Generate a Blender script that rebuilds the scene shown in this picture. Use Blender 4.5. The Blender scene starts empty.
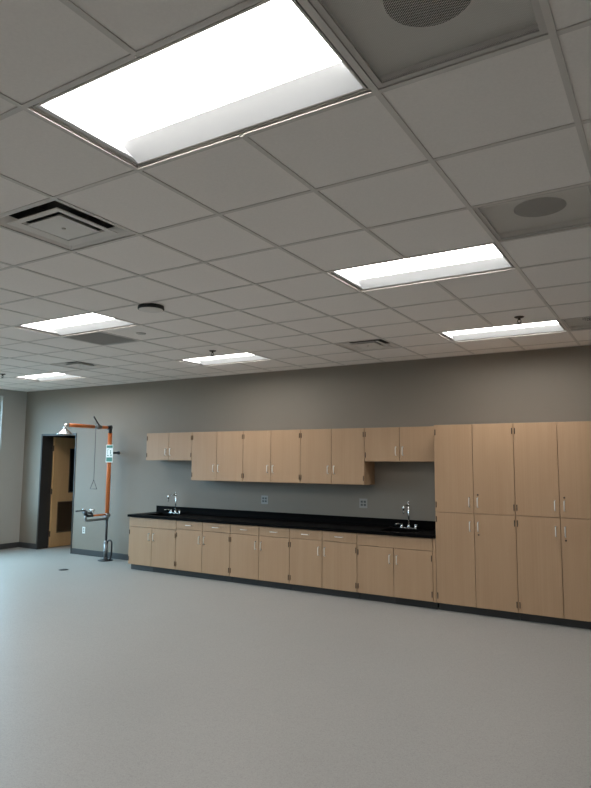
import bpy, bmesh, math, random
from mathutils import Vector, Matrix
random.seed(7)
SC = bpy.context.scene
COL = SC.collection
PI = math.pi
G = 0.6096                 # ceiling module (2 ft)
H = 3.06                   # ceiling height
YW = 5.795                 # room face of the back wall
XL = -8.966                # room face of the left wall
XR = 4.45                  # right wall
YF = -5.6                  # wall behind the camera
WT = 0.215                 # back wall thickness

# ------------------------------------------------------------------ materials
def new_mat(name):
    m = bpy.data.materials.new(name); m.use_nodes = True
    nt = m.node_tree
    return m, nt, nt.nodes, nt.links, nt.nodes['Principled BSDF']

def plain(name, col, rough=0.5, metal=0.0, spec=0.5, var=0.0, scale=8.0, bump=0.0, bscale=200.0):
    m, nt, N, L, b = new_mat(name)
    b.inputs['Roughness'].default_value = rough
    b.inputs['Metallic'].default_value = metal
    b.inputs['Specular IOR Level'].default_value = spec
    b.inputs['Base Color'].default_value = (*col, 1)
    tc = N.new('ShaderNodeTexCoord')
    if var > 0:
        n = N.new('ShaderNodeTexNoise'); n.inputs['Scale'].default_value = scale; n.inputs['Detail'].default_value = 4
        L.new(tc.outputs['Object'], n.inputs['Vector'])
        mix = N.new('ShaderNodeMix'); mix.data_type = 'RGBA'
        mix.inputs[6].default_value = (*[c*(1-var) for c in col], 1)
        mix.inputs[7].default_value = (*[min(1, c*(1+var)) for c in col], 1)
        L.new(n.outputs['Fac'], mix.inputs[0]); L.new(mix.outputs[2], b.inputs['Base Color'])
    if bump > 0:
        n2 = N.new('ShaderNodeTexNoise'); n2.inputs['Scale'].default_value = bscale
        L.new(tc.outputs['Object'], n2.inputs['Vector'])
        bp = N.new('ShaderNodeBump'); bp.inputs['Strength'].default_value = bump; bp.inputs['Distance'].default_value = 0.002
        L.new(n2.outputs['Fac'], bp.inputs['Height']); L.new(bp.outputs['Normal'], b.inputs['Normal'])
    return m

def wood(name, c1, c2, rough=0.42):
    m, nt, N, L, b = new_mat(name)
    tc = N.new('ShaderNodeTexCoord'); oi = N.new('ShaderNodeObjectInfo')
    mp = N.new('ShaderNodeMapping'); mp.inputs['Scale'].default_value = (9, 9, 0.9)
    L.new(tc.outputs['Object'], mp.inputs['Vector'])
    add = N.new('ShaderNodeVectorMath'); add.operation = 'ADD'
    mul = N.new('ShaderNodeMath'); mul.operation = 'MULTIPLY'; mul.inputs[1].default_value = 37.0
    L.new(oi.outputs['Random'], mul.inputs[0])
    L.new(mp.outputs['Vector'], add.inputs[0]); L.new(mul.outputs[0], add.inputs[1])
    n = N.new('ShaderNodeTexNoise'); n.inputs['Scale'].default_value = 1.0; n.inputs['Detail'].default_value = 6; n.inputs['Distortion'].default_value = 0.6
    L.new(add.outputs[0], n.inputs['Vector'])
    mp2 = N.new('ShaderNodeMapping'); mp2.inputs['Scale'].default_value = (14, 14, 0.35)
    L.new(add.outputs[0], mp2.inputs['Vector'])
    n2 = N.new('ShaderNodeTexNoise'); n2.inputs['Scale'].default_value = 1.0; n2.inputs['Detail'].default_value = 3
    L.new(mp2.outputs['Vector'], n2.inputs['Vector'])
    av = N.new('ShaderNodeMath'); av.operation = 'ADD'
    L.new(n.outputs['Fac'], av.inputs[0]); L.new(n2.outputs['Fac'], av.inputs[1])
    r = N.new('ShaderNodeMapRange'); r.inputs['From Min'].default_value = 0.7; r.inputs['From Max'].default_value = 1.3
    L.new(av.outputs[0], r.inputs['Value'])
    mix = N.new('ShaderNodeMix'); mix.data_type = 'RGBA'
    mix.inputs[6].default_value = (*c1, 1); mix.inputs[7].default_value = (*c2, 1)
    L.new(r.outputs[0], mix.inputs[0]); L.new(mix.outputs[2], b.inputs['Base Color'])
    b.inputs['Roughness'].default_value = rough
    b.inputs['Specular IOR Level'].default_value = 0.35
    return m

def speckle(name, base, dark, light, scale, rough):
    m, nt, N, L, b = new_mat(name)
    tc = N.new('ShaderNodeTexCoord')
    v = N.new('ShaderNodeTexVoronoi'); v.inputs['Scale'].default_value = scale
    L.new(tc.outputs['Object'], v.inputs['Vector'])
    sep = N.new('ShaderNodeSeparateColor'); L.new(v.outputs['Color'], sep.inputs[0])
    ramp = N.new('ShaderNodeValToRGB'); e = ramp.color_ramp.elements
    ramp.color_ramp.interpolation = 'CONSTANT'
    e[0].position = 0; e[0].color = (*dark, 1); e[1].position = 0.16; e[1].color = (*base, 1)
    x = e.new(0.8); x.color = (*light, 1)
    L.new(sep.outputs[0], ramp.inputs[0])
    n = N.new('ShaderNodeTexNoise'); n.inputs['Scale'].default_value = 0.9; n.inputs['Detail'].default_value = 5
    L.new(tc.outputs['Object'], n.inputs['Vector'])
    r = N.new('ShaderNodeMapRange'); r.inputs['To Min'].default_value = 0.93; r.inputs['To Max'].default_value = 1.05
    L.new(n.outputs['Fac'], r.inputs['Value'])
    hs = N.new('ShaderNodeHueSaturation'); L.new(ramp.outputs[0], hs.inputs['Color']); L.new(r.outputs[0], hs.inputs['Value'])
    L.new(hs.outputs[0], b.inputs['Base Color'])
    b.inputs['Roughness'].default_value = rough
    b.inputs['Specular IOR Level'].default_value = 0.4
    return m

def emit(name, col, s):
    m = bpy.data.materials.new(name); m.use_nodes = True; nt = m.node_tree
    nt.nodes.clear()
    e = nt.nodes.new('ShaderNodeEmission'); e.inputs[0].default_value = (*col, 1); e.inputs[1].default_value = s
    o = nt.nodes.new('ShaderNodeOutputMaterial'); nt.links.new(e.outputs[0], o.inputs[0])
    return m

def glow_panel(name, col, ecol, s):
    m = plain(name, col, 0.7, spec=0.1, var=0.01)
    b = m.node_tree.nodes['Principled BSDF']
    b.inputs['Emission Color'].default_value = (*ecol, 1); b.inputs['Emission Strength'].default_value = s
    return m

def perforated(name, col, pitch, open_r):
    """sheet metal with a staggered field of round holes one can see through"""
    m, nt, N, L, b = new_mat(name)
    b.inputs['Base Color'].default_value = (*col, 1); b.inputs['Roughness'].default_value = 0.5
    tc = N.new('ShaderNodeTexCoord'); sx = N.new('ShaderNodeSeparateXYZ'); L.new(tc.outputs['Object'], sx.inputs[0])
    def M(op, a, bb=None):
        n = N.new('ShaderNodeMath'); n.operation = op
        for k, v in enumerate((a, bb)):
            if v is None: continue
            if isinstance(v, (int, float)): n.inputs[k].default_value = v
            else: L.new(v, n.inputs[k])
        return n.outputs[0]
    s = PI / pitch
    p = M('COSINE', M('MULTIPLY', sx.outputs[0], s)); q = M('COSINE', M('MULTIPLY', sx.outputs[1], s * 1.1547))
    pr = M('ABSOLUTE', M('MULTIPLY', p, q))
    p2 = M('SINE', M('MULTIPLY', sx.outputs[0], s)); q2 = M('SINE', M('MULTIPLY', sx.outputs[1], s * 1.1547))
    pr2 = M('ABSOLUTE', M('MULTIPLY', p2, q2))
    hole = M('GREATER_THAN', M('MAXIMUM', pr, pr2), open_r)
    tr = N.new('ShaderNodeBsdfTransparent'); mx = N.new('ShaderNodeMixShader')
    L.new(hole, mx.inputs[0]); L.new(b.outputs[0], mx.inputs[1]); L.new(tr.outputs[0], mx.inputs[2])
    L.new(mx.outputs[0], N['Material Output'].inputs[0])
    return m

def glass(name):
    m, nt, N, L, b = new_mat(name)
    N.remove(b)
    g = N.new('ShaderNodeBsdfGlossy'); g.inputs['Roughness'].default_value = 0.02
    t = N.new('ShaderNodeBsdfTransparent'); t.inputs[0].default_value = (0.92, 0.96, 0.97, 1)
    ge = N.new('ShaderNodeNewGeometry'); mr = N.new('ShaderNodeMapRange')   # the same weak reflection on entering and leaving
    mr.inputs['To Min'].default_value = 1.45; mr.inputs['To Max'].default_value = 1/1.45
    L.new(ge.outputs['Backfacing'], mr.inputs['Value'])
    f = N.new('ShaderNodeFresnel'); L.new(mr.outputs[0], f.inputs['IOR']); mx = N.new('ShaderNodeMixShader')
    L.new(f.outputs[0], mx.inputs[0]); L.new(t.outputs[0], mx.inputs[1]); L.new(g.outputs[0], mx.inputs[2])
    L.new(mx.outputs[0], N['Material Output'].inputs[0])
    return m

M_ = {
 'wall':   plain('taupe_paint', (0.25, 0.219, 0.184), 0.55, spec=0.3, var=0.02, bump=0.05, bscale=350),
 'wall_l': plain('light_grey_paint', (0.43, 0.42, 0.39), 0.6, spec=0.3, var=0.02, bump=0.05, bscale=350),
 'floor':  speckle('speckled_vinyl', (0.35, 0.342, 0.328), (0.31, 0.303, 0.29), (0.375, 0.367, 0.352), 170, 0.45),
 'tile':   plain('mineral_tile', (0.90, 0.852, 0.815), 0.9, spec=0.1, var=0.05, scale=90, bump=0.3, bscale=260),
 'tbar':   plain('tee_bar_paint', (0.68, 0.64, 0.605), 0.5, spec=0.3, var=0.02),
 'base':   plain('grey_rubber_base', (0.045, 0.047, 0.05), 0.5, var=0.05),
 'toe':    plain('black_rubber_base', (0.028, 0.027, 0.027), 0.55, var=0.05),
 'maple':  wood('maple_veneer', (0.425, 0.270, 0.160), (0.465, 0.308, 0.188)),
 'carcass':wood('maple_box', (0.40, 0.265, 0.16), (0.45, 0.30, 0.185)),
 'oak':    wood('door_veneer', (0.60, 0.36, 0.165), (0.68, 0.43, 0.215)),
 'epoxy':  plain('black_epoxy', (0.0035, 0.003, 0.003), 0.5, spec=0.03, var=0.1),
 'nickel': plain('satin_nickel', (0.85, 0.84, 0.80), 0.30, 0.55, var=0.03),
 'chrome': plain('chrome', (0.82, 0.83, 0.84), 0.12, 1.0, var=0.02),
 'bronze': plain('dark_bronze', (0.075, 0.05, 0.034), 0.45, 0.3, var=0.05),
 'orange': plain('safety_orange', (0.70, 0.20, 0.055), 0.4, var=0.04),
 'steel':  plain('galvanised_steel', (0.30, 0.31, 0.32), 0.4, 0.85, var=0.08, scale=40),
 'dsteel': plain('dark_steel', (0.05, 0.05, 0.055), 0.4, 0.6, var=0.05),
 'plate':  plain('steel_plate', (0.36, 0.35, 0.33), 0.35, 0.7, var=0.03),
 'socket': plain('grey_plastic', (0.10, 0.10, 0.10), 0.4, var=0.03),
 'white':  plain('white_plastic', (0.78, 0.78, 0.76), 0.4, var=0.02),
 'black':  plain('black_plastic', (0.012, 0.012, 0.012), 0.5, var=0.05),
 'frame':  plain('dark_door_frame', (0.035, 0.032, 0.03), 0.45, var=0.05),
 'green':  plain('sign_green', (0.02, 0.16, 0.10), 0.45, var=0.03),
 'signw':  plain('sign_white', (0.80, 0.84, 0.82), 0.45, var=0.02),
 'louver': plain('louver_brown', (0.17, 0.11, 0.065), 0.45, 0.3, var=0.04),
 'fix':    plain('fixture_grey', (0.56, 0.53, 0.50), 0.5, var=0.02),
 'refl':   glow_panel('wing_added_glow', (0.72, 0.73, 0.74), (0.95, 0.98, 1.0), 0.08),  # reflector given a faint glow to lift its brightness
 'slot':   plain('slot_black', (0.01, 0.01, 0.01), 0.8, spec=0.1, var=0.05),
 'lens':   emit('lamp_lens', (1.0, 0.965, 0.915), 8.2),
 'diff':   plain('diffuser_enamel', (0.76, 0.72, 0.68), 0.5, var=0.02),
 'plenum': plain('plenum_dark', (0.035, 0.022, 0.016), 0.8, spec=0.1, var=0.1),
 'perf':   perforated('perforated_sheet', (0.82, 0.79, 0.75), 0.0095, 0.53),
 'duct':   plain('duct_liner', (0.16, 0.15, 0.14), 0.8, spec=0.1, var=0.1),
 'pbox':   plain('plenum_liner', (0.74, 0.71, 0.67), 0.8, var=0.05),
 'retn':   plain('return_grille_grey', (0.55, 0.53, 0.51), 0.55, var=0.03, scale=300),
 'winfr':  plain('window_aluminium', (0.62, 0.63, 0.64), 0.4, 0.1, var=0.03),
 'glass':  glass('window_glass'),
 'dglass': plain('dark_wired_glass', (0.01, 0.01, 0.01), 0.08, var=0.05),
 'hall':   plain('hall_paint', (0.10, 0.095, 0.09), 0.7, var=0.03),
}

# ------------------------------------------------------------------ mesh helpers
def box(bm, x0, x1, y0, y1, z0, z1, bev=0.0):
    vs = [bm.verts.new((x, y, z)) for x in (x0, x1) for y in (y0, y1) for z in (z0, z1)]
    fs = []
    for f in ((0,1,3,2), (4,6,7,5), (0,4,5,1), (2,3,7,6), (0,2,6,4), (1,5,7,3)):
        fs.append(bm.faces.new([vs[i] for i in f]))
    if bev > 0:
        es = list({e for f in fs for e in f.edges})
        bmesh.ops.bevel(bm, geom=es, offset=bev, segments=2, affect='EDGES', profile=0.6)

def frame_basis(d):
    d = d.normalized()
    a = Vector((0, 0, 1)) if abs(d.z) < 0.9 else Vector((1, 0, 0))
    u = d.cross(a).normalized(); v = d.cross(u).normalized()
    return u, v

def tube(bm, pts, r, n=10, cap=True):
    pts = [Vector(p) for p in pts]
    rs = r if isinstance(r, (list, tuple)) else [r]*len(pts)
    rings = []
    u = None
    for i, p in enumerate(pts):
        d = (pts[min(i+1, len(pts)-1)] - pts[max(i-1, 0)])
        if d.length < 1e-9: d = Vector((0, 0, 1))
        d.normalize()
        if u is None: u, v = frame_basis(d)
        else:
            u = (u - d*u.dot(d))
            if u.length < 1e-6: u, v = frame_basis(d)
            u.normalize(); v = d.cross(u)
        rings.append([bm.verts.new(p + (u*math.cos(2*PI*k/n) + v*math.sin(2*PI*k/n))*rs[i]) for k in range(n)])
    for a, b in zip(rings, rings[1:]):
        for k in range(n):
            f = bm.faces.new((a[k], a[(k+1) % n], b[(k+1) % n], b[k])); f.smooth = True
    if cap:
        bm.faces.new(list(reversed(rings[0]))); bm.faces.new(rings[-1])

def lathe(bm, prof, c=(0, 0, 0), n=24, cap=True):
    """prof: list of (radius, z); turned round the vertical through c"""
    rings = []
    for r, z in prof:
        rings.append([bm.verts.new((c[0]+r*math.cos(2*PI*k/n), c[1]+r*math.sin(2*PI*k/n), c[2]+z)) for k in range(n)])
    for a, b in zip(rings, rings[1:]):
        for k in range(n):
            f = bm.faces.new((a[k], a[(k+1) % n], b[(k+1) % n], b[k])); f.smooth = True
    if cap:
        bm.faces.new(list(reversed(rings[0]))); bm.faces.new(rings[-1])

def arc(c, r, a0, a1, plane, n=7):
    out = []
    for k in range(n):
        a = a0 + (a1-a0)*k/(n-1)
        if plane == 'yz': out.append((c[0], c[1]+r*math.cos(a), c[2]+r*math.sin(a)))
        else: out.append((c[0]+r*math.cos(a), c[1], c[2]+r*math.sin(a)))
    return out

def obj(name, bm, mat, parent=None, recalc=True):
    if recalc: bmesh.ops.recalc_face_normals(bm, faces=bm.faces[:])
    me = bpy.data.meshes.new(name); bm.to_mesh(me); bm.free()
    o = bpy.data.objects.new(name, me); COL.objects.link(o)
    me.materials.append(M_[mat])
    if parent is not None: o.parent = parent
    return o

def B(*boxes, bev=0.0):
    bm = bmesh.new()
    for b in boxes: box(bm, *b, bev=bev)
    return bm

def tag(o, label, cat, group=None):
    o['label'] = label; o['category'] = cat
    if group: o['group'] = group
    return o

def thing(name, label, cat, loc=(0, 0, 0), rz=0.0, group=None):
    o = bpy.data.objects.new(name, None); COL.objects.link(o)
    o.location = loc; o.rotation_euler = (0, 0, rz); o.empty_display_size = 0.1
    return tag(o, label, cat, group)

def struct(name, bm, mat, parent=None):
    o = obj(name, bm, mat, parent)
    if parent is None: o['kind'] = 'structure'
    return o

def children(o): return [c for c in COL.objects if c.parent is o]
def copy_tree(o, parent=None):
    c = o.copy(); COL.objects.link(c)
    if parent is not None: c.parent = parent
    for ch in children(o): copy_tree(ch, c)
    return c

# ------------------------------------------------------------------ room shell
struct('floor', B((XL-0.2, XR+0.2, YF-0.2, 8.2, -0.12, 0.0)), 'floor')

DX0, DX1, DH = -8.43, -7.42, 2.20          # doorway in the back wall
struct('wall_back', B((XL-0.2, DX0, YW, YW+WT, 0, 3.5), (DX1, XR+0.2, YW, YW+WT, 0, 3.5), (DX0, DX1, YW, YW+WT, DH, 3.5)), 'wall')
struct('wall_right', B((XR, XR+0.2, YF-0.2, YW, 0, 3.5)), 'wall')
struct('wall_front', B((XL-0.2, XR, YF-0.2, YF, 0, 3.5)), 'wall_l')

WINS = [(3.05, 5.28), (0.1, 2.3)]
WZ0, WZ1 = 0.90, 2.93
wl = []
ys = sorted([YF-0.2, YW] + [v for w in WINS for v in w])
for a, b in zip(ys[::2], ys[1::2]): wl.append((XL-0.2, XL, a, b, 0, 3.5))
for a, b in WINS:
    wl.append((XL-0.2, XL, a, b, 0, WZ0)); wl.append((XL-0.2, XL, a, b, WZ1, 3.5))
struct('wall_left', B(*wl), 'wall_l')
for k, (a, b) in enumerate(WINS):
    f = 0.05
    w = struct('window_%d' % (k+1), B((XL-0.16, XL-0.08, a, b, WZ0, WZ0+f), (XL-0.16, XL-0.08, a, b, WZ1-f, WZ1),
               (XL-0.16, XL-0.08, a, a+f, WZ0+f, WZ1-f), (XL-0.16, XL-0.08, b-f, b, WZ0+f, WZ1-f),
               (XL-0.15, XL-0.09, (a+b)/2-0.02, (a+b)/2+0.02, WZ0+f, WZ1-f)), 'winfr')
    obj('window_pane', B((XL-0.125, XL-0.119, a+f, (a+b)/2-0.02, WZ0+f, WZ1-f), (XL-0.125, XL-0.119, (a+b)/2+0.02, b-f, WZ0+f, WZ1-f)), 'glass', w)
    obj('window_sill', B((XL-0.08, XL+0.03, a-0.03, b+0.03, WZ0-0.025, WZ0), bev=0.003), 'white', w)

# hall behind the doorway
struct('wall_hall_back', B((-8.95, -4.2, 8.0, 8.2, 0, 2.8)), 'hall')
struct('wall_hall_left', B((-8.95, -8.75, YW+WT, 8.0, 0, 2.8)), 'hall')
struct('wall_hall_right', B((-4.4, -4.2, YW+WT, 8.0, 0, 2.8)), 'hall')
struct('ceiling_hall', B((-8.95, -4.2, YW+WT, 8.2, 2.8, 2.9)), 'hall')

# rubber base along the walls
struct('baseboard_back', B((XL, DX0, YW-0.008, YW, 0, 0.102), (DX1, -5.30, YW-0.008, YW, 0, 0.102), (1.50, XR, YW-0.008, YW, 0, 0.102), bev=0.002), 'base')
struct('baseboard_left', B((XL, XL+0.008, YF, YW-0.008, 0, 0.102), bev=0.002), 'base')

# ------------------------------------------------------------------ suspended ceiling
LIGHTS = [(0,-1), (0,3), (0,7), (-6,7), (-6,3), (-12,7)]
HIDDEN_LIGHTS = [(-6,-1), (-12,3), (-12,-1), (0,-5), (-6,-5)]  # unseen panels guessed from the grid, added to light the room
DIFFS = [(-2,0), (-2,7), (-9,6)]
GRILLES = [(2,-1), (2,2), (2,7)]
RET = (-6,4)
cell = {}
for k, (i, j) in enumerate(LIGHTS + HIDDEN_LIGHTS):
    cell[(i, j)] = cell[(i+1, j)] = 'L%d' % k
for k, (i, j) in enumerate(DIFFS + GRILLES + [RET]): cell[(i, j)] = 'D%d' % k
i0, i1 = math.floor(XL/G), math.ceil(XR/G)
j0, j1 = math.floor(YF/G), math.ceil(YW/G)
cx = lambda v: min(max(v, XL), XR)
cy = lambda v: min(max(v, YF), YW)
bm = bmesh.new()
for i in range(i0, i1):
    for j in range(j0, j1):
        if (i, j) in cell: continue
        x0, x1, y0, y1 = cx(i*G), cx((i+1)*G), cy(j*G), cy((j+1)*G)
        if x1-x0 < 1e-4 or y1-y0 < 1e-4: continue
        box(bm, x0, x1, y0, y1, H, H+0.016)
box(bm, XL-0.2, XR+0.2, YF-0.2, YW+0.2, 3.5, 3.6)
struct('ceiling', bm, 'tile')
bm = bmesh.new()
TW, TZ = 0.012, 0.005
for i in range(i0, i1+1):                # tees running away from the camera
    x = i*G
    if not XL < x < XR: continue
    for j in range(j0, j1):
        a, b = cell.get((i-1, j)), cell.get((i, j))
        if a and a == b: continue
        y0, y1 = cy(j*G), cy((j+1)*G)
        if y1-y0 > 1e-4: box(bm, x-TW, x+TW, y0, y1, H-TZ, H-0.0005)
for j in range(j0, j1+1):                # cross tees
    y = j*G
    if not YF < y < YW: continue
    for i in range(i0, i1):
        a, b = cell.get((i, j-1)), cell.get((i, j))
        if a and a == b: continue
        x0, x1 = cx(i*G), cx((i+1)*G)
        if x1-x0 > 1e-4: box(bm, x0+TW, x1-TW, y-TW, y+TW, H-TZ, H-0.0005)
# wall angle round the edge
box(bm, XL, XR, YW-0.02, YW, H-TZ, H-0.0005); box(bm, XL, XL+0.02, YF, YW-0.02, H-TZ, H-0.0005)
struct('trim_1', bm, 'tbar')

# ------------------------------------------------------------------ troffer lights
def troffer(i, j, label, group):
    t = thing('ceiling_light', label, 'light', ((i+1)*G, (j+0.5)*G, H), 0, group)
    a, b = G-TW-0.001, G/2-TW-0.001           # half sizes
    def ring(x, y, w, z0, z1):
        return [(-x, x, -y, -y+w, z0, z1), (-x, x, y-w, y, z0, z1), (-x, -x+w, -y+w, y-w, z0, z1), (x-w, x, -y+w, y-w, z0, z1)]
    obj('frame', B(*ring(a, b, 0.009, 0.006, 0.02), *ring(a-0.015, b-0.015, 0.009, 0.006, 0.02)), 'fix', t)
    obj('air_slot', B(*ring(a-0.009, b-0.009, 0.006, 0.010, 0.02)), 'slot', t)
    x, y = a-0.024, b-0.024
    yi, hz = y-0.115, 0.055
    bm = bmesh.new()
    def quad(*p): bm.faces.new([bm.verts.new(q) for q in p])
    quad((-x, y, 0.006), (x, y, 0.006), (x, yi, hz), (-x, yi, hz))          # sloped wing towards the back wall, with a faint added glow
    quad((-x, -y, 0.006), (x, -y, 0.006), (x, -y, hz), (-x, -y, hz))
    for s in (-1, 1): quad((s*x, -y, 0.006), (s*x, y, 0.006), (s*x, yi, hz), (s*x, -y, hz))
    obj('reflector', bm, 'refl', t, recalc=False)
    bm = bmesh.new(); box(bm, -x+0.001, x-0.001, -y+0.001, yi, hz-0.002, hz+0.004)
    obj('lens', bm, 'lens', t)
    bm = bmesh.new()
    for q in ((-a, a, -b, b, 0.10, 0.104), (-a, a, -b, -b+0.002, 0.02, 0.10), (-a, a, b-0.002, b, 0.02, 0.10), (-a, -a+0.002, -b, b, 0.02, 0.10), (a-0.002, a, -b, b, 0.02, 0.10)): box(bm, *q)
    obj('housing', bm, 'fix', t)
    return t
LL = ['large bright ceiling light panel nearest the camera, left of the perforated grille',
      'bright ceiling light panel in the middle of the right side, touching a round-necked grille corner',
      'bright ceiling light panel above the tall cabinets, closest to the back wall on the right',
      'narrow-looking bright ceiling light panel above the left wall cabinets, with sprinkler beside it',
      'bright ceiling light panel on the left with a grey return grille at its edge',
      'smallest bright ceiling light panel in the far left corner near the doorway']
for (i, j), l in zip(LIGHTS, LL): troffer(i, j, l, 'recessed ceiling lights')
for (i, j) in HIDDEN_LIGHTS: troffer(i, j, 'added unseen recessed ceiling light panel outside the photograph beyond its left edge or behind the camera', 'added ceiling lights out of view')

# ------------------------------------------------------------------ square diffusers
def sq_ring(bm, a0, z0, a1, z1):
    p = [bm.verts.new((sx*a0, sy*a0, z0)) for sx, sy in ((-1,-1),(1,-1),(1,1),(-1,1))]
    q = [bm.verts.new((sx*a1, sy*a1, z1)) for sx, sy in ((-1,-1),(1,-1),(1,1),(-1,1))]
    for k in range(4): bm.faces.new((p[k], p[(k+1)%4], q[(k+1)%4], q[k]))
def diffuser(i, j, label):
    t = thing('ceiling_diffuser', label, 'vent', ((i+0.5)*G, (j+0.5)*G, H), 0, 'square air diffusers')
    a = G/2-TW-0.001
    bm = bmesh.new()
    sq_ring(bm, a, 0.002, 0.280, 0.0); sq_ring(bm, 0.280, 0.0, 0.215, 0.042)
    obj('outer_frame', bm, 'diff', t)
    bm = bmesh.new(); sq_ring(bm, 0.218, -0.008, 0.166, 0.002); sq_ring(bm, 0.218, -0.008, 0.220, -0.003); sq_ring(bm, 0.220, -0.003, 0.166, 0.006); sq_ring(bm, 0.166, 0.002, 0.166, 0.006)
    obj('cone', bm, 'diff', t)
    bm = bmesh.new(); box(bm, -0.142, 0.142, -0.142, 0.142, -0.006, -0.002); sq_ring(bm, 0.142, -0.002, 0.115, 0.02)
    obj('centre_plate', bm, 'diff', t)
    bm = bmesh.new(); lathe(bm, [(0.009, -0.012), (0.012, -0.006)], n=14)
    obj('screw_cap', bm, 'fix', t)
    bm = bmesh.new()
    for q in ((-a, a, -a, a, 0.20, 0.204), (-a, a, -a, -a+0.002, 0.003, 0.20), (-a, a, a-0.002, a, 0.003, 0.20), (-a, -a+0.002, -a, a, 0.003, 0.20), (a-0.002, a, -a, a, 0.003, 0.20)): box(bm, *q)
    obj('neck_box', bm, 'duct', t)
for (i, j), l in zip(DIFFS, ['large square louvred air diffuser at the left, left of and below the biggest light',
                             'square air diffuser near the back wall above the middle wall cabinets',
                             'small dark square air diffuser far left, between the two left light panels']):
    diffuser(i, j, l)

# ------------------------------------------------------------------ perforated grilles with a round neck
def grille(i, j, label):
    t = thing('ceiling_grille', label, 'vent', ((i+0.5)*G, (j+0.5)*G, H), 0, 'perforated return grilles')
    a = G/2-TW-0.001
    bm = bmesh.new(); w = 0.022
    for q in ((-a, a, -a, -a+w, 0.0, 0.012), (-a, a, a-w, a, 0.0, 0.012), (-a, -a+w, -a+w, a-w, 0.0, 0.012), (a-w, a, -a+w, a-w, 0.0, 0.012)): box(bm, *q)
    obj('frame', bm, 'fix', t)
    bm = bmesh.new(); box(bm, -a+w, a-w, -a+w, a-w, 0.005, 0.0058)
    obj('perforated_sheet', bm, 'perf', t)
    bm = bmesh.new(); z = 0.045; n = 32; r = 0.137
    inner = [bm.verts.new((r*math.cos(2*PI*k/n), r*math.sin(2*PI*k/n), z)) for k in range(n)]
    outer = []
    for k in range(n):
        c, s = math.cos(2*PI*k/n), math.sin(2*PI*k/n); f = a/max(abs(c), abs(s)); outer.append(bm.verts.new((c*f, s*f, z)))
    for k in range(n): bm.faces.new((inner[k], inner[(k+1)%n], outer[(k+1)%n], outer[k]))
    base = [bm.verts.new((v.co.x, v.co.y, 0.012)) for v in outer]
    for k in range(n): bm.faces.new((outer[k], outer[(k+1)%n], base[(k+1)%n], base[k]))
    obj('backing_plate', bm, 'pbox', t)
    bm = bmesh.new(); lathe(bm, [(r, z), (r, z+0.2), (0.002, z+0.201)], n=n, cap=False)
    obj('round_neck', bm, 'plenum', t)
for (i, j), l in zip(GRILLES, ['large perforated ceiling grille with round dark duct, top right beside the biggest light',
                               'perforated ceiling grille with round dark duct at right, between two light panels',
                               'perforated ceiling grille at the right edge near the back wall, beside the far light']):
    grille(i, j, l)
a = G/2-TW-0.001
t = thing('return_grille', 'flat grey square return grille touching the left ceiling light', 'vent', ((RET[0]+0.5)*G, (RET[1]+0.5)*G, H))
bm = bmesh.new(); w = 0.02
for q in ((-a, a, -a, -a+w, -0.002, 0.012), (-a, a, a-w, a, -0.002, 0.012), (-a, -a+w, -a+w, a-w, -0.002, 0.012), (a-w, a, -a+w, a-w, -0.002, 0.012)): box(bm, *q)
obj('frame', bm, 'retn', t)
bm = bmesh.new()
for k in range(42):                       # eggcrate blades
    p = -a+w+(k+0.5)*(2*a-2*w)/42
    box(bm, -a+w, a-w, p-0.0008, p+0.0008, 0.0, 0.012); box(bm, p-0.0008, p+0.0008, -a+w, a-w, 0.0005, 0.0125)
obj('eggcrate_core', bm, 'retn', t)
obj('duct_box', B((-a, a, -a, a, 0.10, 0.104), (-a, a, -a, -a+0.002, 0.012, 0.10), (-a, a, a-0.002, a, 0.012, 0.10), (-a, -a+0.002, -a, a, 0.012, 0.10), (a-0.002, a, -a, a, 0.012, 0.10)), 'plenum', t)

# ------------------------------------------------------------------ small ceiling devices
t = thing('ceiling_detector', 'round ceiling detector with black rim and pale face, left of centre', 'detector', (-1.80, 1.93, H))
bm = bmesh.new(); lathe(bm, [(0.095, 0.0), (0.112, -0.002), (0.116, -0.030), (0.108, -0.036)], n=32); obj('rim', bm, 'black', t)
bm = bmesh.new(); lathe(bm, [(0.107, -0.0355), (0.10, -0.039), (0.03, -0.041)], n=32); obj('face_cover', bm, 'diff', t)
t = tag(obj('ceiling_cover_plate', (lambda b: (lathe(b, [(0.04, 0.0), (0.055, -0.003), (0.05, -0.008), (0.01, -0.009)], n=24), b)[1])(bmesh.new()), 'retn'),
        'small flat round cover plate on ceiling beside the grey return grille', 'cover plate')
t.location = (-4.5*G, 4.5*G, H)
def sprinkler(x, y, label):
    t = thing('fire_sprinkler', label, 'sprinkler', (x, y, H), 0, 'pendant fire sprinklers')
    bm = bmesh.new(); lathe(bm, [(0.045, 0.0), (0.045, -0.004), (0.03, -0.012), (0.014, -0.014)], n=20); obj('escutcheon', bm, 'bronze', t)
    bm = bmesh.new(); tube(bm, [(0,0,-0.012), (0,0,-0.03)], 0.012)
    for s in (-1, 1): tube(bm, [(s*0.010,0,-0.028), (s*0.018,0,-0.042), (s*0.004,0,-0.06)], 0.004, 6)
    obj('frame_arms', bm, 'bronze', t)
    bm = bmesh.new(); lathe(bm, [(0.006, -0.058), (0.024, -0.062), (0.024, -0.064), (0.004, -0.066)], n=16); obj('deflector', bm, 'bronze', t)
sprinkler(1.5*G, 6.5*G, 'dark pendant fire sprinkler in front of the light above the tall cabinets')
sprinkler(-4.5*G, 6.5*G, 'dark pendant fire sprinkler in front of the light above the left wall cabinets')
sprinkler(-11.5*G, 6.5*G, 'dark pendant fire sprinkler at the far left edge beside the smallest light')

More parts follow.
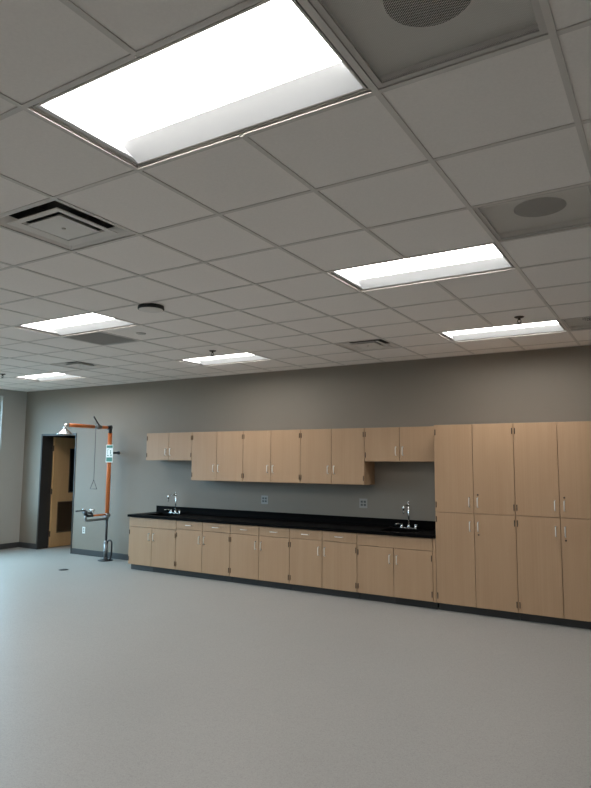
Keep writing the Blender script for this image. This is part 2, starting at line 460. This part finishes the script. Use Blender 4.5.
# ------------------------------------------------------------------ cabinets
YB = YW - 0.001
FD = 0.63                                  # front of base and tall doors from the wall
def pull_bm(vert, L=0.104):
    """wire pull on the plane y=0, standing out towards -y"""
    bm = bmesh.new(); s = 0.030; h = L/2; r = 0.010
    pts = [(0, 0, -h), (0, -s+r, -h)] + [(0, -s+r-r*math.sin(a), -h+r-r*math.cos(a)) for a in (0.4, 0.8, 1.2, 1.57)] + \
          [(0, -s+r-r*math.sin(a), h-r+r*math.cos(a)) for a in (1.57, 1.2, 0.8, 0.4)] + [(0, -s+r, h), (0, 0, h)]
    if not vert: pts = [(z, y, x) for x, y, z in pts]
    tube(bm, pts, 0.0048, 8); return bm
def shared(bm, name, mat):
    bmesh.ops.recalc_face_normals(bm, faces=bm.faces[:])
    me = bpy.data.meshes.new(name); bm.to_mesh(me); bm.free(); me.materials.append(M_[mat]); return me
PULL_V = shared(pull_bm(True), 'pull', 'nickel'); PULL_H = shared(pull_bm(False), 'pull', 'nickel')
def hinge_bm():
    bm = bmesh.new(); tube(bm, [(0, -0.003, -0.034), (0, -0.003, 0.034)], 0.0045, 8)
    box(bm, -0.0055, 0.0055, -0.002, 0.0015, -0.032, 0.032); return bm
HINGE = shared(hinge_bm(), 'hinge', 'bronze')
def lock_bm():
    bm = bmesh.new(); tube(bm, [(0, 0.001, 0), (0, -0.005, 0)], 0.010, 16); return bm
LOCK = shared(lock_bm(), 'lock', 'bronze')
def inst(name, me, parent, loc):
    o = bpy.data.objects.new(name, me); COL.objects.link(o); o.parent = parent; o.location = loc; return o
GAP = 0.0033
def panel(name, root, x0, x1, z0, z1, y, mat='maple'):
    """a door or drawer front; its origin sits at its lower left front corner"""
    bm = bmesh.new(); box(bm, GAP, (x1-x0)-GAP, 0, 0.019, GAP, (z1-z0)-GAP, bev=0.0015)
    o = obj(name, bm, mat, root); o.location = (x0, y, z0); return o
def door(root, x0, x1, z0, z1, y, hinge_left, pull_z, lock=None):
    d = panel('door', root, x0, x1, z0, z1, y)
    w = x1-x0
    inst('pull', PULL_V, d, ((w-0.047) if hinge_left else 0.047, 0, pull_z-z0))
    hx = 0.0155 if hinge_left else w-0.0155
    n = (0.085, z1-z0-0.085)
    for hz in n: inst('hinge', HINGE, d, (hx, -0.0005, hz))
    if lock is not None: inst('lock', LOCK, d, ((w-0.047) if hinge_left else 0.047, 0, lock-z0))
    return d
def carcass(root, w, d0, z0, z1):
    """box between y=0 (front, behind the doors) and y=d0 (wall)"""
    return obj('body', B((0, w, 0, d0, z0, z1), bev=0.0015), 'carcass', root)

m_ = lambda v: v/2
YF_ = YW-FD                                # door front plane
BX = [-5.325, -4.345, -3.335, -2.345, -1.355, -0.378]
BZ0, BZ1, DRZ = 0.088, 0.815, 0.685
BL = ['maple base cabinet at the left end of the counter, blank panel above two doors',
      'maple base cabinet with two drawers, second from the left end of the counter',
      'maple base cabinet with two drawers in the middle of the counter run',
      'maple base cabinet with two drawers, just left of the right-hand sink cabinet',
      'maple sink base cabinet with blank panel, beside the tall cabinets']
for k in range(5):
    x0, x1 = BX[k], BX[k+1]; w = x1-x0; m = w/2
    t = thing('base_cabinet', BL[k], 'cabinet', (x0, 0, 0), 0, 'base cabinets under the black counter')
    e = 0.018; w1 = w-0.0008; d1 = FD-0.021   # open box: sides, bottom, back and a front rail
    if k in (0, 4): parts = ((0, e, 0, d1, BZ0, BZ1), (w1-e, w1, 0, d1, BZ0, BZ1), (e, w1-e, 0, d1, BZ0, BZ0+e), (e, w1-e, d1-0.006, d1, BZ0+e, BZ1), (e, w1-e, 0, e, 0.70, BZ1), (m_(w1)-e, m_(w1)+e, 0, e, BZ0+e, 0.70))
    else: parts = ((0, w1, 0, d1, BZ0, BZ1),)
    b = obj('body', B(*parts), 'carcass', t); b.location = (0, YF_+0.020, 0)
    obj('toe_kick', B((0.004, w-0.004, YW-0.565, YW-0.02, 0.0, BZ0-0.001)), 'toe', t)
    sink = k in (0, 4)
    z1 = DRZ if not sink else 0.668
    if sink:
        panel('false_panel', t, 0, w, z1, BZ1-0.004, YF_)
    else:
        for a, c in ((0, m), (m, w)):
            d = panel('drawer', t, a, c, z1, BZ1-0.004, YF_)
            inst('pull', PULL_H, d, ((c-a)/2, 0, (BZ1-z1)/2))
    door(t, 0, m, BZ0, z1, YF_, True, z1-0.135); door(t, m, w, BZ0, z1, YF_, False, z1-0.135)
    if k == 4: obj('filler_strip', B((w, w+0.036, YF_+0.004, YF_+0.023, BZ0, BZ1), bev=0.001), 'maple', t)
    if k == 0:
        obj('access_panel', B((0.015, m-0.004, YW-0.570, YW-0.5655, 0.004, BZ0-0.006)), 'base', t)
    if k == 4:
        obj('access_panel', B((m, w+0.03, YW-0.572, YW-0.5655, 0.002, BZ0-0.004)), 'black', t)

UD = 0.33
UX = [-5.305, -4.335, -3.35, -2.365, -1.385, -0.40]
UL = ['short maple wall cabinet at the left end, above the left faucet',
      'taller maple wall cabinet next to the short one at the left end',
      'taller maple wall cabinet in the middle of the upper row',
      'taller maple wall cabinet directly left of the short one above the right faucet',
      'short maple wall cabinet above the right faucet, next to the tall cabinets']
for k in range(5):
    x0, x1 = UX[k], UX[k+1]; w = x1-x0; m = w/2
    z0, z1 = (1.705, 2.145) if k in (0, 4) else (1.40, 2.145)
    t = thing('wall_cabinet', UL[k], 'cabinet', (x0, 0, 0), 0, 'maple wall cabinets')
    b = carcass(t, w-0.0008, UD-0.021, z0, z1); b.location = (0, YW-UD+0.020, 0)
    pz = z0+0.135 if k in (0, 4) else z0+0.19
    door(t, 0, m, z0, z1, YW-UD, True, pz); door(t, m, w, z0, z1, YW-UD, False, pz)
    if k == 4: obj('filler_strip', B((w, w+0.055, YW-UD+0.004, YW-UD+0.023, z0, z1), bev=0.001), 'maple', t)

TX = [-0.338, 0.572, 1.482]
TL = ['tall maple cupboard with four doors, standing against the end of the black counter',
      'tall maple cupboard with four doors at the right edge, cut by the frame']
for k in range(2):
    x0, x1 = TX[k], TX[k+1]; w = x1-x0; m = w/2
    t = thing('tall_cabinet', TL[k], 'cabinet', (x0, 0, 0), 0, 'tall storage cupboards')
    b = carcass(t, w-0.0008, FD-0.016, BZ0, 2.140); b.location = (0, YF_+0.015, 0)
    obj('toe_kick', B((0.002, w-0.002, YW-0.565, YW-0.02, 0.0, BZ0-0.001)), 'toe', t)
    zs = 1.125; y = YF_-0.005
    for a, c, hl in ((0, m, True), (m, w, False)):
        door(t, a, c, zs, 2.138, y, hl, zs+0.125, None if hl else zs+0.21)
        door(t, a, c, BZ0, zs, y, hl, zs-0.145, None if hl else zs-0.235)

# ------------------------------------------------------------------ counter, sinks, faucets
CZ0, CZ1 = 0.8165, 0.852
CX0, CX1 = -5.345, -0.341
SX = [(-4.84, 0.235), (-0.868, 0.235)]
sy0, sy1 = YW-0.53, YW-0.16
t = thing('countertop', 'long black epoxy counter over the base cabinets, with low backsplash', 'counter', (0, 0, 0))
xs = [CX0] + [v for c, h in SX for v in (c-h, c+h)] + [CX1]
bx = [(xs[k], xs[k+1], YW-0.655, YB, CZ0, CZ1) for k in (0, 2, 4)]
for k in (1, 3): bx += [(xs[k], xs[k+1], YW-0.655, sy0, CZ0, CZ1), (xs[k], xs[k+1], sy1, YB, CZ0, CZ1)]
obj('worktop', B(*bx), 'epoxy', t)
obj('backsplash', B((CX0+0.004, CX1, YW-0.021, YB, CZ1, CZ1+0.102), bev=0.002), 'epoxy', t)
for (c, h), l in zip(SX, ['black basin under the left faucet', 'black basin under the right faucet']):
    z0, z1 = CZ1-0.16, CZ1-0.002
    e = 0.0015
    s = obj('sink', B((c-h+e, c+h-e, sy0+e, sy1-e, z0, z0+0.01), (c-h+e, c-h+0.012, sy0+e, sy1-e, z0+0.01, z1), (c+h-0.012, c+h-e, sy0+e, sy1-e, z0+0.01, z1),
                    (c-h+0.012, c+h-0.012, sy0+e, sy0+0.012, z0+0.01, z1), (c-h+0.012, c+h-0.012, sy1-0.012, sy1-e, z0+0.01, z1)), 'epoxy')
    tag(s, l + ' in the counter', 'sink', 'counter sinks')
    bm = bmesh.new(); lathe(bm, [(0.04, z0+0.010), (0.04, z0+0.013), (0.02, z0+0.013)], (c, (sy0+sy1)/2, 0), 20); obj('drain_ring', bm, 'nickel', s)
def faucet(x, label):
    y = YW-0.105
    t = thing('lab_faucet', label, 'faucet', (x, y, CZ1+0.001), 0, 'laboratory faucets')
    bm = bmesh.new(); box(bm, -0.115, 0.115, -0.026, 0.026, 0.0, 0.012, bev=0.004)
    lathe(bm, [(0.024, 0.010), (0.020, 0.035), (0.012, 0.05)], n=16)
    for s in (-1, 1): lathe(bm, [(0.020, 0.010), (0.018, 0.03), (0.014, 0.045)], (s*0.095, 0, 0), 16)
    obj('deck_body', bm, 'chrome', t)
    bm = bmesh.new(); tube(bm, [(0, 0, 0.04), (0, 0, 0.325)], 0.0095, 12); tube(bm, [(0, 0, 0.285), (0, 0, 0.315)], 0.015, 12)
    obj('riser', bm, 'chrome', t)
    bm = bmesh.new(); tube(bm, [(0, 0, 0.325), (0, 0, 0.345)], [0.016, 0.012], 12); obj('vacuum_breaker_cap', bm, 'chrome', t)
    bm = bmesh.new(); tube(bm, [(0, 0, 0.30), (0, -0.155, 0.30)] + [(0, -0.155-0.02*math.sin(q), 0.28+0.02*math.cos(q)) for q in (0.5, 1.0, 1.57)] + [(0, -0.175, 0.25)], 0.0085, 12)
    obj('spout', bm, 'chrome', t)
    bm = bmesh.new(); tube(bm, [(0, -0.175, 0.295), (0, -0.175, 0.258), (0, -0.175, 0.255), (0, -0.175, 0.225), (0, -0.175, 0.195)], [0.012, 0.014, 0.011, 0.009, 0.0055], 12)
    obj('nozzle', bm, 'chrome', t)
    for s in (-1, 1):
        bm = bmesh.new(); tube(bm, [(s*0.095, 0, 0.046), (s*0.095, 0, 0.056)], 0.013, 12)
        tube(bm, [(s*0.095, 0, 0.052), (s*0.125, -0.055, 0.060), (s*0.145, -0.10, 0.052)], [0.009, 0.007, 0.010], 8)
        obj('lever_handle', bm, 'chrome', t)
faucet(-4.84, 'chrome lab faucet at the left end of the black counter')
faucet(-0.868, 'chrome lab faucet at the right end of the black counter, beside tall cupboard')

# ------------------------------------------------------------------ wall outlets
def outlet(name, x, z, w, h, gangs, plate, sock, label, group=None):
    t = thing(name, label, 'outlet', (x, YW, z), 0, group)
    obj('cover_plate', B((-w/2, w/2, -0.006, -0.0005, -h/2, h/2), bev=0.002), plate, t)
    for g in range(gangs):
        gx = (g-(gangs-1)/2)*0.046
        for s in (-1, 1):
            obj('receptacle', B((gx-0.016, gx+0.016, -0.0085, -0.0055, s*0.021-0.014, s*0.021+0.014), bev=0.001), sock, t)
outlet('wall_outlet', -3.175, 1.128, 0.118, 0.125, 2, 'plate', 'socket', 'grey steel outlet plate on the backsplash wall under the middle wall cabinets', 'outlets above the counter')
outlet('wall_outlet', -1.555, 1.140, 0.118, 0.125, 2, 'plate', 'socket', 'grey steel outlet plate on the backsplash wall nearer the right faucet', 'outlets above the counter')
outlet('wall_outlet', -7.115, 0.44, 0.075, 0.118, 1, 'white', 'plate', 'small white outlet low on the wall beside the emergency shower')

# ------------------------------------------------------------------ doorway: frame and the leaf standing open into the hall
f = 0.035
d = struct('door_1', B((DX0, DX0+f, YW-0.012, YW+WT+0.012, 0, DH-f), (DX1-f*0.6, DX1, YW-0.012, YW+WT+0.012, 0, DH-f), (DX0, DX1, YW-0.012, YW+WT+0.012, DH-f, DH)), 'frame')
lx0, lx1 = DX0+f+0.006, DX0+f+0.051        # leaf thickness, standing at 90 degrees
ly0, ly1, lz0, lz1 = YW+WT+0.022, YW+WT+0.022+0.915, 0.012, 2.145
vy0, vy1, vz0, vz1 = 6.40, 6.56, 1.05, 1.93
gy0, gy1, gz0, gz1 = 6.16, 6.80, 0.28, 0.885
leaf = obj('door_leaf', B((lx0, lx1, ly0, gy0, lz0, lz1), (lx0, lx1, gy1, ly1, lz0, lz1), (lx0, lx1, gy0, gy1, lz0, gz0), (lx0, lx1, gy0, gy1, gz1, vz0),
                          (lx0, lx1, gy0, vy0, vz0, vz1), (lx0, lx1, vy1, gy1, vz0, vz1), (lx0, lx1, gy0, gy1, vz1, lz1)), 'oak', d)
e = 0.018
bm = bmesh.new()
for q in ((lx0-0.008, lx1+0.010, vy0, vy0+e, vz0, vz1), (lx0-0.008, lx1+0.010, vy1-e, vy1, vz0, vz1), (lx0-0.008, lx1+0.010, vy0+e, vy1-e, vz0, vz0+e), (lx0-0.008, lx1+0.010, vy0+e, vy1-e, vz1-e, vz1)): box(bm, *q)
v = obj('vision_frame', bm, 'bronze', leaf)
obj('vision_glass', B((lx0+0.018, lx0+0.026, vy0+e, vy1-e, vz0+e, vz1-e)), 'dglass', leaf)
bm = bmesh.new()
for q in ((lx0-0.006, lx1+0.008, gy0, gy0+e, gz0, gz1), (lx0-0.006, lx1+0.008, gy1-e, gy1, gz0, gz1), (lx0-0.006, lx1+0.008, gy0+e, gy1-e, gz0, gz0+e), (lx0-0.006, lx1+0.008, gy0+e, gy1-e, gz1-e, gz1)): box(bm, *q)
n = 20
for k in range(n):
    z = gz0+e+(k+0.1)*(gz1-gz0-2*e)/n
    p = [bm.verts.new(c) for c in ((lx0+0.004, gy0+e, z+0.028), (lx0+0.004, gy1-e, z+0.028), (lx1-0.002, gy1-e, z), (lx1-0.002, gy0+e, z))]
    q = [bm.verts.new((c.co.x, c.co.y, c.co.z+0.002)) for c in p]
    bm.faces.new(p); bm.faces.new(list(reversed(q)))
    for i in range(4): bm.faces.new((p[i], p[(i+1)%4], q[(i+1)%4], q[i]))
obj('louvre', bm, 'louver', leaf)
for z in (0.27, 1.085, 1.93):
    bm = bmesh.new(); tube(bm, [(lx0-0.004, ly0-0.008, z-0.055), (lx0-0.004, ly0-0.008, z+0.055)], 0.007, 10)
    box(bm, lx0+0.004, lx1-0.006, ly0-0.003, ly0-0.0005, z-0.055, z+0.055)
    obj('hinge', bm, 'bronze', leaf)
bm = bmesh.new(); tube(bm, [(lx1, ly1-0.07, 1.0), (lx1+0.05, ly1-0.07, 1.0), (lx1+0.055, ly1-0.09, 1.0), (lx1+0.055, ly1-0.18, 1.0)], 0.010, 10)
obj('lever_handle', bm, 'nickel', leaf)

# ------------------------------------------------------------------ emergency shower and eyewash
ex, ey = -6.30, 5.585
t = thing('emergency_shower', 'orange emergency shower and eyewash stand on the floor beside the doorway', 'shower', (ex, ey, 0))
bm = bmesh.new(); lathe(bm, [(0.125, 0.001), (0.125, 0.010), (0.05, 0.014), (0.034, 0.045), (0.028, 0.05)], n=28); obj('floor_flange', bm, 'dsteel', t)
bm = bmesh.new(); tube(bm, [(0,0,0.05), (0,0,0.30)], 0.034, 16); tube(bm, [(0,0,0.295), (0,0,0.335)], [0.040, 0.026], 16); tube(bm, [(0,0,0.15), (0,0,0.18)], 0.040, 16)
obj('drain_fitting', bm, 'steel', t)
bm = bmesh.new(); tube(bm, [(0.03,0,0.30)] + arc((0.085,0,0.29), 0.055, PI, 0, 'xz', 9) + [(0.14,0,0.12), (0.12,0,0.05), (0.10,0,0.008)], 0.014, 10)
obj('drain_hose', bm, 'dsteel', t)
bm = bmesh.new(); tube(bm, [(0,0,0.33), (0,0,0.72)], 0.020, 14); obj('lower_pipe', bm, 'dsteel', t)
bm = bmesh.new(); tube(bm, [(0,0,0.72), (0,0,0.80)], 0.034, 14); tube(bm, [(0,0.05,0.76), (0,-0.05,0.76)], 0.032, 14); obj('tee_fitting', bm, 'steel', t)
bm = bmesh.new(); tube(bm, [(0,0,0.80), (0,0,2.17)], 0.036, 18); obj('riser_pipe', bm, 'orange', t)
bm = bmesh.new(); tube(bm, [(0,0,2.16), (0,0,2.305)], 0.030, 14); tube(bm, [(0,0.02,2.265), (0,-0.07,2.265)], 0.034, 14); obj('elbow', bm, 'dsteel', t)
bm = bmesh.new(); tube(bm, [(0,-0.06,2.265), (0,-0.20,2.265)], 0.026, 14); tube(bm, [(0,-0.36,2.265), (0,-0.885,2.265)], 0.030, 16); obj('shower_arm', bm, 'orange', t)
bm = bmesh.new(); tube(bm, [(0,-0.20,2.265), (0,-0.36,2.265)], 0.032, 12); tube(bm, [(0,-0.28,2.23), (0,-0.28,2.315)], 0.024, 12)
tube(bm, [(0,-0.25,2.265), (0,-0.31,2.265)], 0.042, 12)
v = obj('ball_valve', bm, 'steel', t)
bm = bmesh.new(); tube(bm, [(0.02,-0.26,2.29), (0.02,-0.30,2.33), (0.02,-0.39,2.435)], [0.013, 0.011, 0.013], 8); obj('valve_lever', bm, 'dsteel', v)
bm = bmesh.new(); tube(bm, [(0.02,-0.335,2.385), (0.02,-0.335,1.37)], 0.0035, 8)
hh = [(0.02,-0.335,1.37), (0.10,-0.335,1.22), (-0.06,-0.335,1.22), (0.02,-0.335,1.37)]
for p, q in zip(hh, hh[1:]): tube(bm, [p, q], 0.004, 8)
obj('pull_rod', bm, 'dsteel', t)
bm = bmesh.new(); tube(bm, [(0,-0.875,2.265), (0,-0.915,2.265), (0,-0.94,2.25), (0,-0.945,2.22), (0,-0.945,2.19)], 0.030, 14); obj('head_elbow', bm, 'chrome', t)
bm = bmesh.new(); lathe(bm, [(0.03,2.20), (0.045,2.185), (0.075,2.16), (0.12,2.125), (0.128,2.112), (0.122,2.110), (0.05,2.125), (0.01,2.13)], (0,-0.945,0), 28); obj('shower_head', bm, 'chrome', t)
# supply stub to the wall
bm = bmesh.new(); tube(bm, [(0,0,1.83), (0,YW-ey-0.001,1.83)], 0.018, 12); tube(bm, [(0,YW-ey-0.012,1.83), (0,YW-ey-0.001,1.83)], 0.032, 16); obj('supply_pipe', bm, 'dsteel', t)
# sign clamped to the riser, facing the room
sz0, sz1, sw = 1.665, 1.968, 0.083
s = obj('sign', B((-sw, sw, -0.046, -0.040, sz0, sz1), bev=0.001), 'signw', t)
obj('sign_band', B((-sw+0.012, sw-0.008, -0.0475, -0.0455, sz1-0.055, sz1-0.012)), 'green', s)
obj('sign_band', B((-sw+0.012, sw-0.010, -0.0475, -0.0455, sz0+0.014, sz0+0.085)), 'green', s)
bm = bmesh.new()                           # pictogram: figure under a spray
def disc(x, z, r):
    vs = [bm.verts.new((x+r*math.cos(2*PI*k/16), -0.0475, z+r*math.sin(2*PI*k/16))) for k in range(16)]
    ws = [bm.verts.new((q.co.x, -0.0455, q.co.z)) for q in vs]
    bm.faces.new(vs); bm.faces.new(list(reversed(ws)))
    for k in range(16): bm.faces.new((vs[k], vs[(k+1)%16], ws[(k+1)%16], ws[k]))
box(bm, -0.055, -0.015, -0.0475, -0.0455, 1.775, 1.79); box(bm, 0.02, 0.035, -0.0475, -0.0455, 1.772, 1.80); box(bm, 0.048, 0.06, -0.0475, -0.0455, 1.772, 1.80)
disc(0.028, 1.862, 0.012); box(bm, 0.018, 0.038, -0.0475, -0.0455, 1.81, 1.846); box(bm, -0.05, -0.046, -0.0475, -0.0455, 1.80, 1.885); box(bm, -0.05, -0.01, -0.0475, -0.0455, 1.88, 1.885)
obj('pictogram', bm, 'green', s)
s.location.x = 0.05
obj('sign_bracket', B((-0.08, -0.02, -0.041, -0.030, 1.70, 1.93)), 'dsteel', s)
# eyewash
bm = bmesh.new(); tube(bm, [(0,0.06,0.775), (0,-0.33,0.775)], 0.016, 12); obj('eyewash_arm', bm, 'orange', t)
bm = bmesh.new(); tube(bm, [(0,-0.02,0.70), (0,-0.43,0.70)] + [(0,-0.43-0.03*math.sin(q),0.73-0.03*math.cos(q)) for q in (0.5,1.0,1.57)] + [(0,-0.46,0.80)], 0.020, 12)
tube(bm, [(0,0,0.69), (0,0,0.71)], 0.034, 12)
obj('waste_pipe', bm, 'steel', t)
bm = bmesh.new(); tube(bm, [(0,-0.31,0.775), (0,-0.40,0.775), (0,-0.44,0.79), (0,-0.46,0.83)], 0.022, 12); tube(bm, [(0,-0.46,0.79), (0,-0.46,0.86)], 0.030, 14)
tube(bm, [(-0.10,-0.44,0.83), (0.10,-0.44,0.83)], 0.016, 12); tube(bm, [(0,-0.33,0.775),(0,-0.33,0.86)], 0.018, 12)
obj('eyewash_valve', bm, 'dsteel', t)
for sx in (-0.10, 0.10):
    bm = bmesh.new(); lathe(bm, [(0.014, 0.83), (0.018, 0.845), (0.036, 0.875), (0.036, 0.885), (0.01, 0.892)], (sx, -0.40, 0), 18); obj('spray_head', bm, 'chrome', t)
bm = bmesh.new(); lathe(bm, [(0.018, 0.85), (0.04, 0.872), (0.04, 0.885), (0.01, 0.89)], (0, -0.33, 0), 18); obj('dust_cover', bm, 'chrome', t)
bm = bmesh.new(); tube(bm, [(0,-0.46,0.868), (0,-0.54,0.872), (0,-0.66,0.868)], [0.014, 0.010, 0.012], 8); box(bm, -0.035, 0.035, -0.63, -0.55, 0.866, 0.876, bev=0.003)
obj('push_handle', bm, 'dsteel', t)

# floor drain
t = thing('floor_drain', 'small dark round floor drain in front of the emergency shower', 'drain', (-6.13, 4.60, 0))
bm = bmesh.new(); lathe(bm, [(0.075, 0.0005), (0.075, 0.003), (0.062, 0.004), (0.062, 0.0005)], n=28); obj('rim', bm, 'dsteel', t)
bm = bmesh.new(); lathe(bm, [(0.0615, 0.0005), (0.0615, 0.003), (0.005, 0.0032)], n=28); obj('strainer', bm, 'black', t)

# ------------------------------------------------------------------ daylight and camera
w = bpy.data.worlds.new('sky'); SC.world = w; w.use_nodes = True
wn, wlk = w.node_tree.nodes, w.node_tree.links
bg = wn['Background']; bg.inputs[1].default_value = 9.0
wtc = wn.new('ShaderNodeTexCoord'); wsx = wn.new('ShaderNodeSeparateXYZ'); wrp = wn.new('ShaderNodeValToRGB')
wlk.new(wtc.outputs['Generated'], wsx.inputs[0])
wmr = wn.new('ShaderNodeMapRange'); wmr.inputs['From Min'].default_value = -1; wlk.new(wsx.outputs[2], wmr.inputs['Value'])
wlk.new(wmr.outputs[0], wrp.inputs[0]); we = wrp.color_ramp.elements      # dim ground, pale horizon, blue overhead
we[0].position = 0.47; we[0].color = (0.06, 0.065, 0.06, 1); we[1].position = 0.53; we[1].color = (0.40, 0.62, 0.80, 1)
wx = we.new(0.75); wx.color = (0.50, 0.82, 1.0, 1)
wlk.new(wrp.outputs[0], bg.inputs[0])
for k, (a, b) in enumerate(WINS):
    ld = bpy.data.lights.new('window_portal', 'AREA'); ld.shape = 'RECTANGLE'; ld.size = WZ1-WZ0; ld.size_y = b-a
    ld.cycles.is_portal = True
    lo = bpy.data.objects.new('window_portal', ld); COL.objects.link(lo)
    lo.location = (XL-0.19, (a+b)/2, (WZ0+WZ1)/2); lo.rotation_euler = (0, -PI/2, 0)

yaw, pitch, roll = -0.5464, 0.1085, 0.0063
fpx = 620.5
fw = Vector((math.sin(yaw)*math.cos(pitch), math.cos(yaw)*math.cos(pitch), math.sin(pitch)))
rt = Vector((math.cos(yaw), -math.sin(yaw), 0)); up = rt.cross(fw)
r2 = rt*math.cos(roll) + up*math.sin(roll); u2 = -rt*math.sin(roll) + up*math.cos(roll)
cd = bpy.data.cameras.new('camera'); co = bpy.data.objects.new('camera', cd); COL.objects.link(co)
mat = Matrix((( r2.x, u2.x, -fw.x, 2.0904), (r2.y, u2.y, -fw.y, -1.9974), (r2.z, u2.z, -fw.z, H-1.3621), (0, 0, 0, 1)))
co.matrix_world = mat
cd.sensor_fit = 'VERTICAL'; cd.sensor_height = 36.0; cd.lens = 36.0*fpx/788.0
cd.clip_start = 0.05; cd.clip_end = 100
SC.camera = co

SC.view_settings.view_transform = 'Standard'; SC.view_settings.look = 'None'
SC.view_settings.gamma = 1; SC.view_settings.use_curve_mapping = False
SC.view_settings.exposure = 0.95
SC.cycles.use_denoising = True
SC.cycles.max_bounces = 10; SC.cycles.diffuse_bounces = 6; SC.cycles.transparent_max_bounces = 12
SC.cycles.sample_clamp_indirect = 6
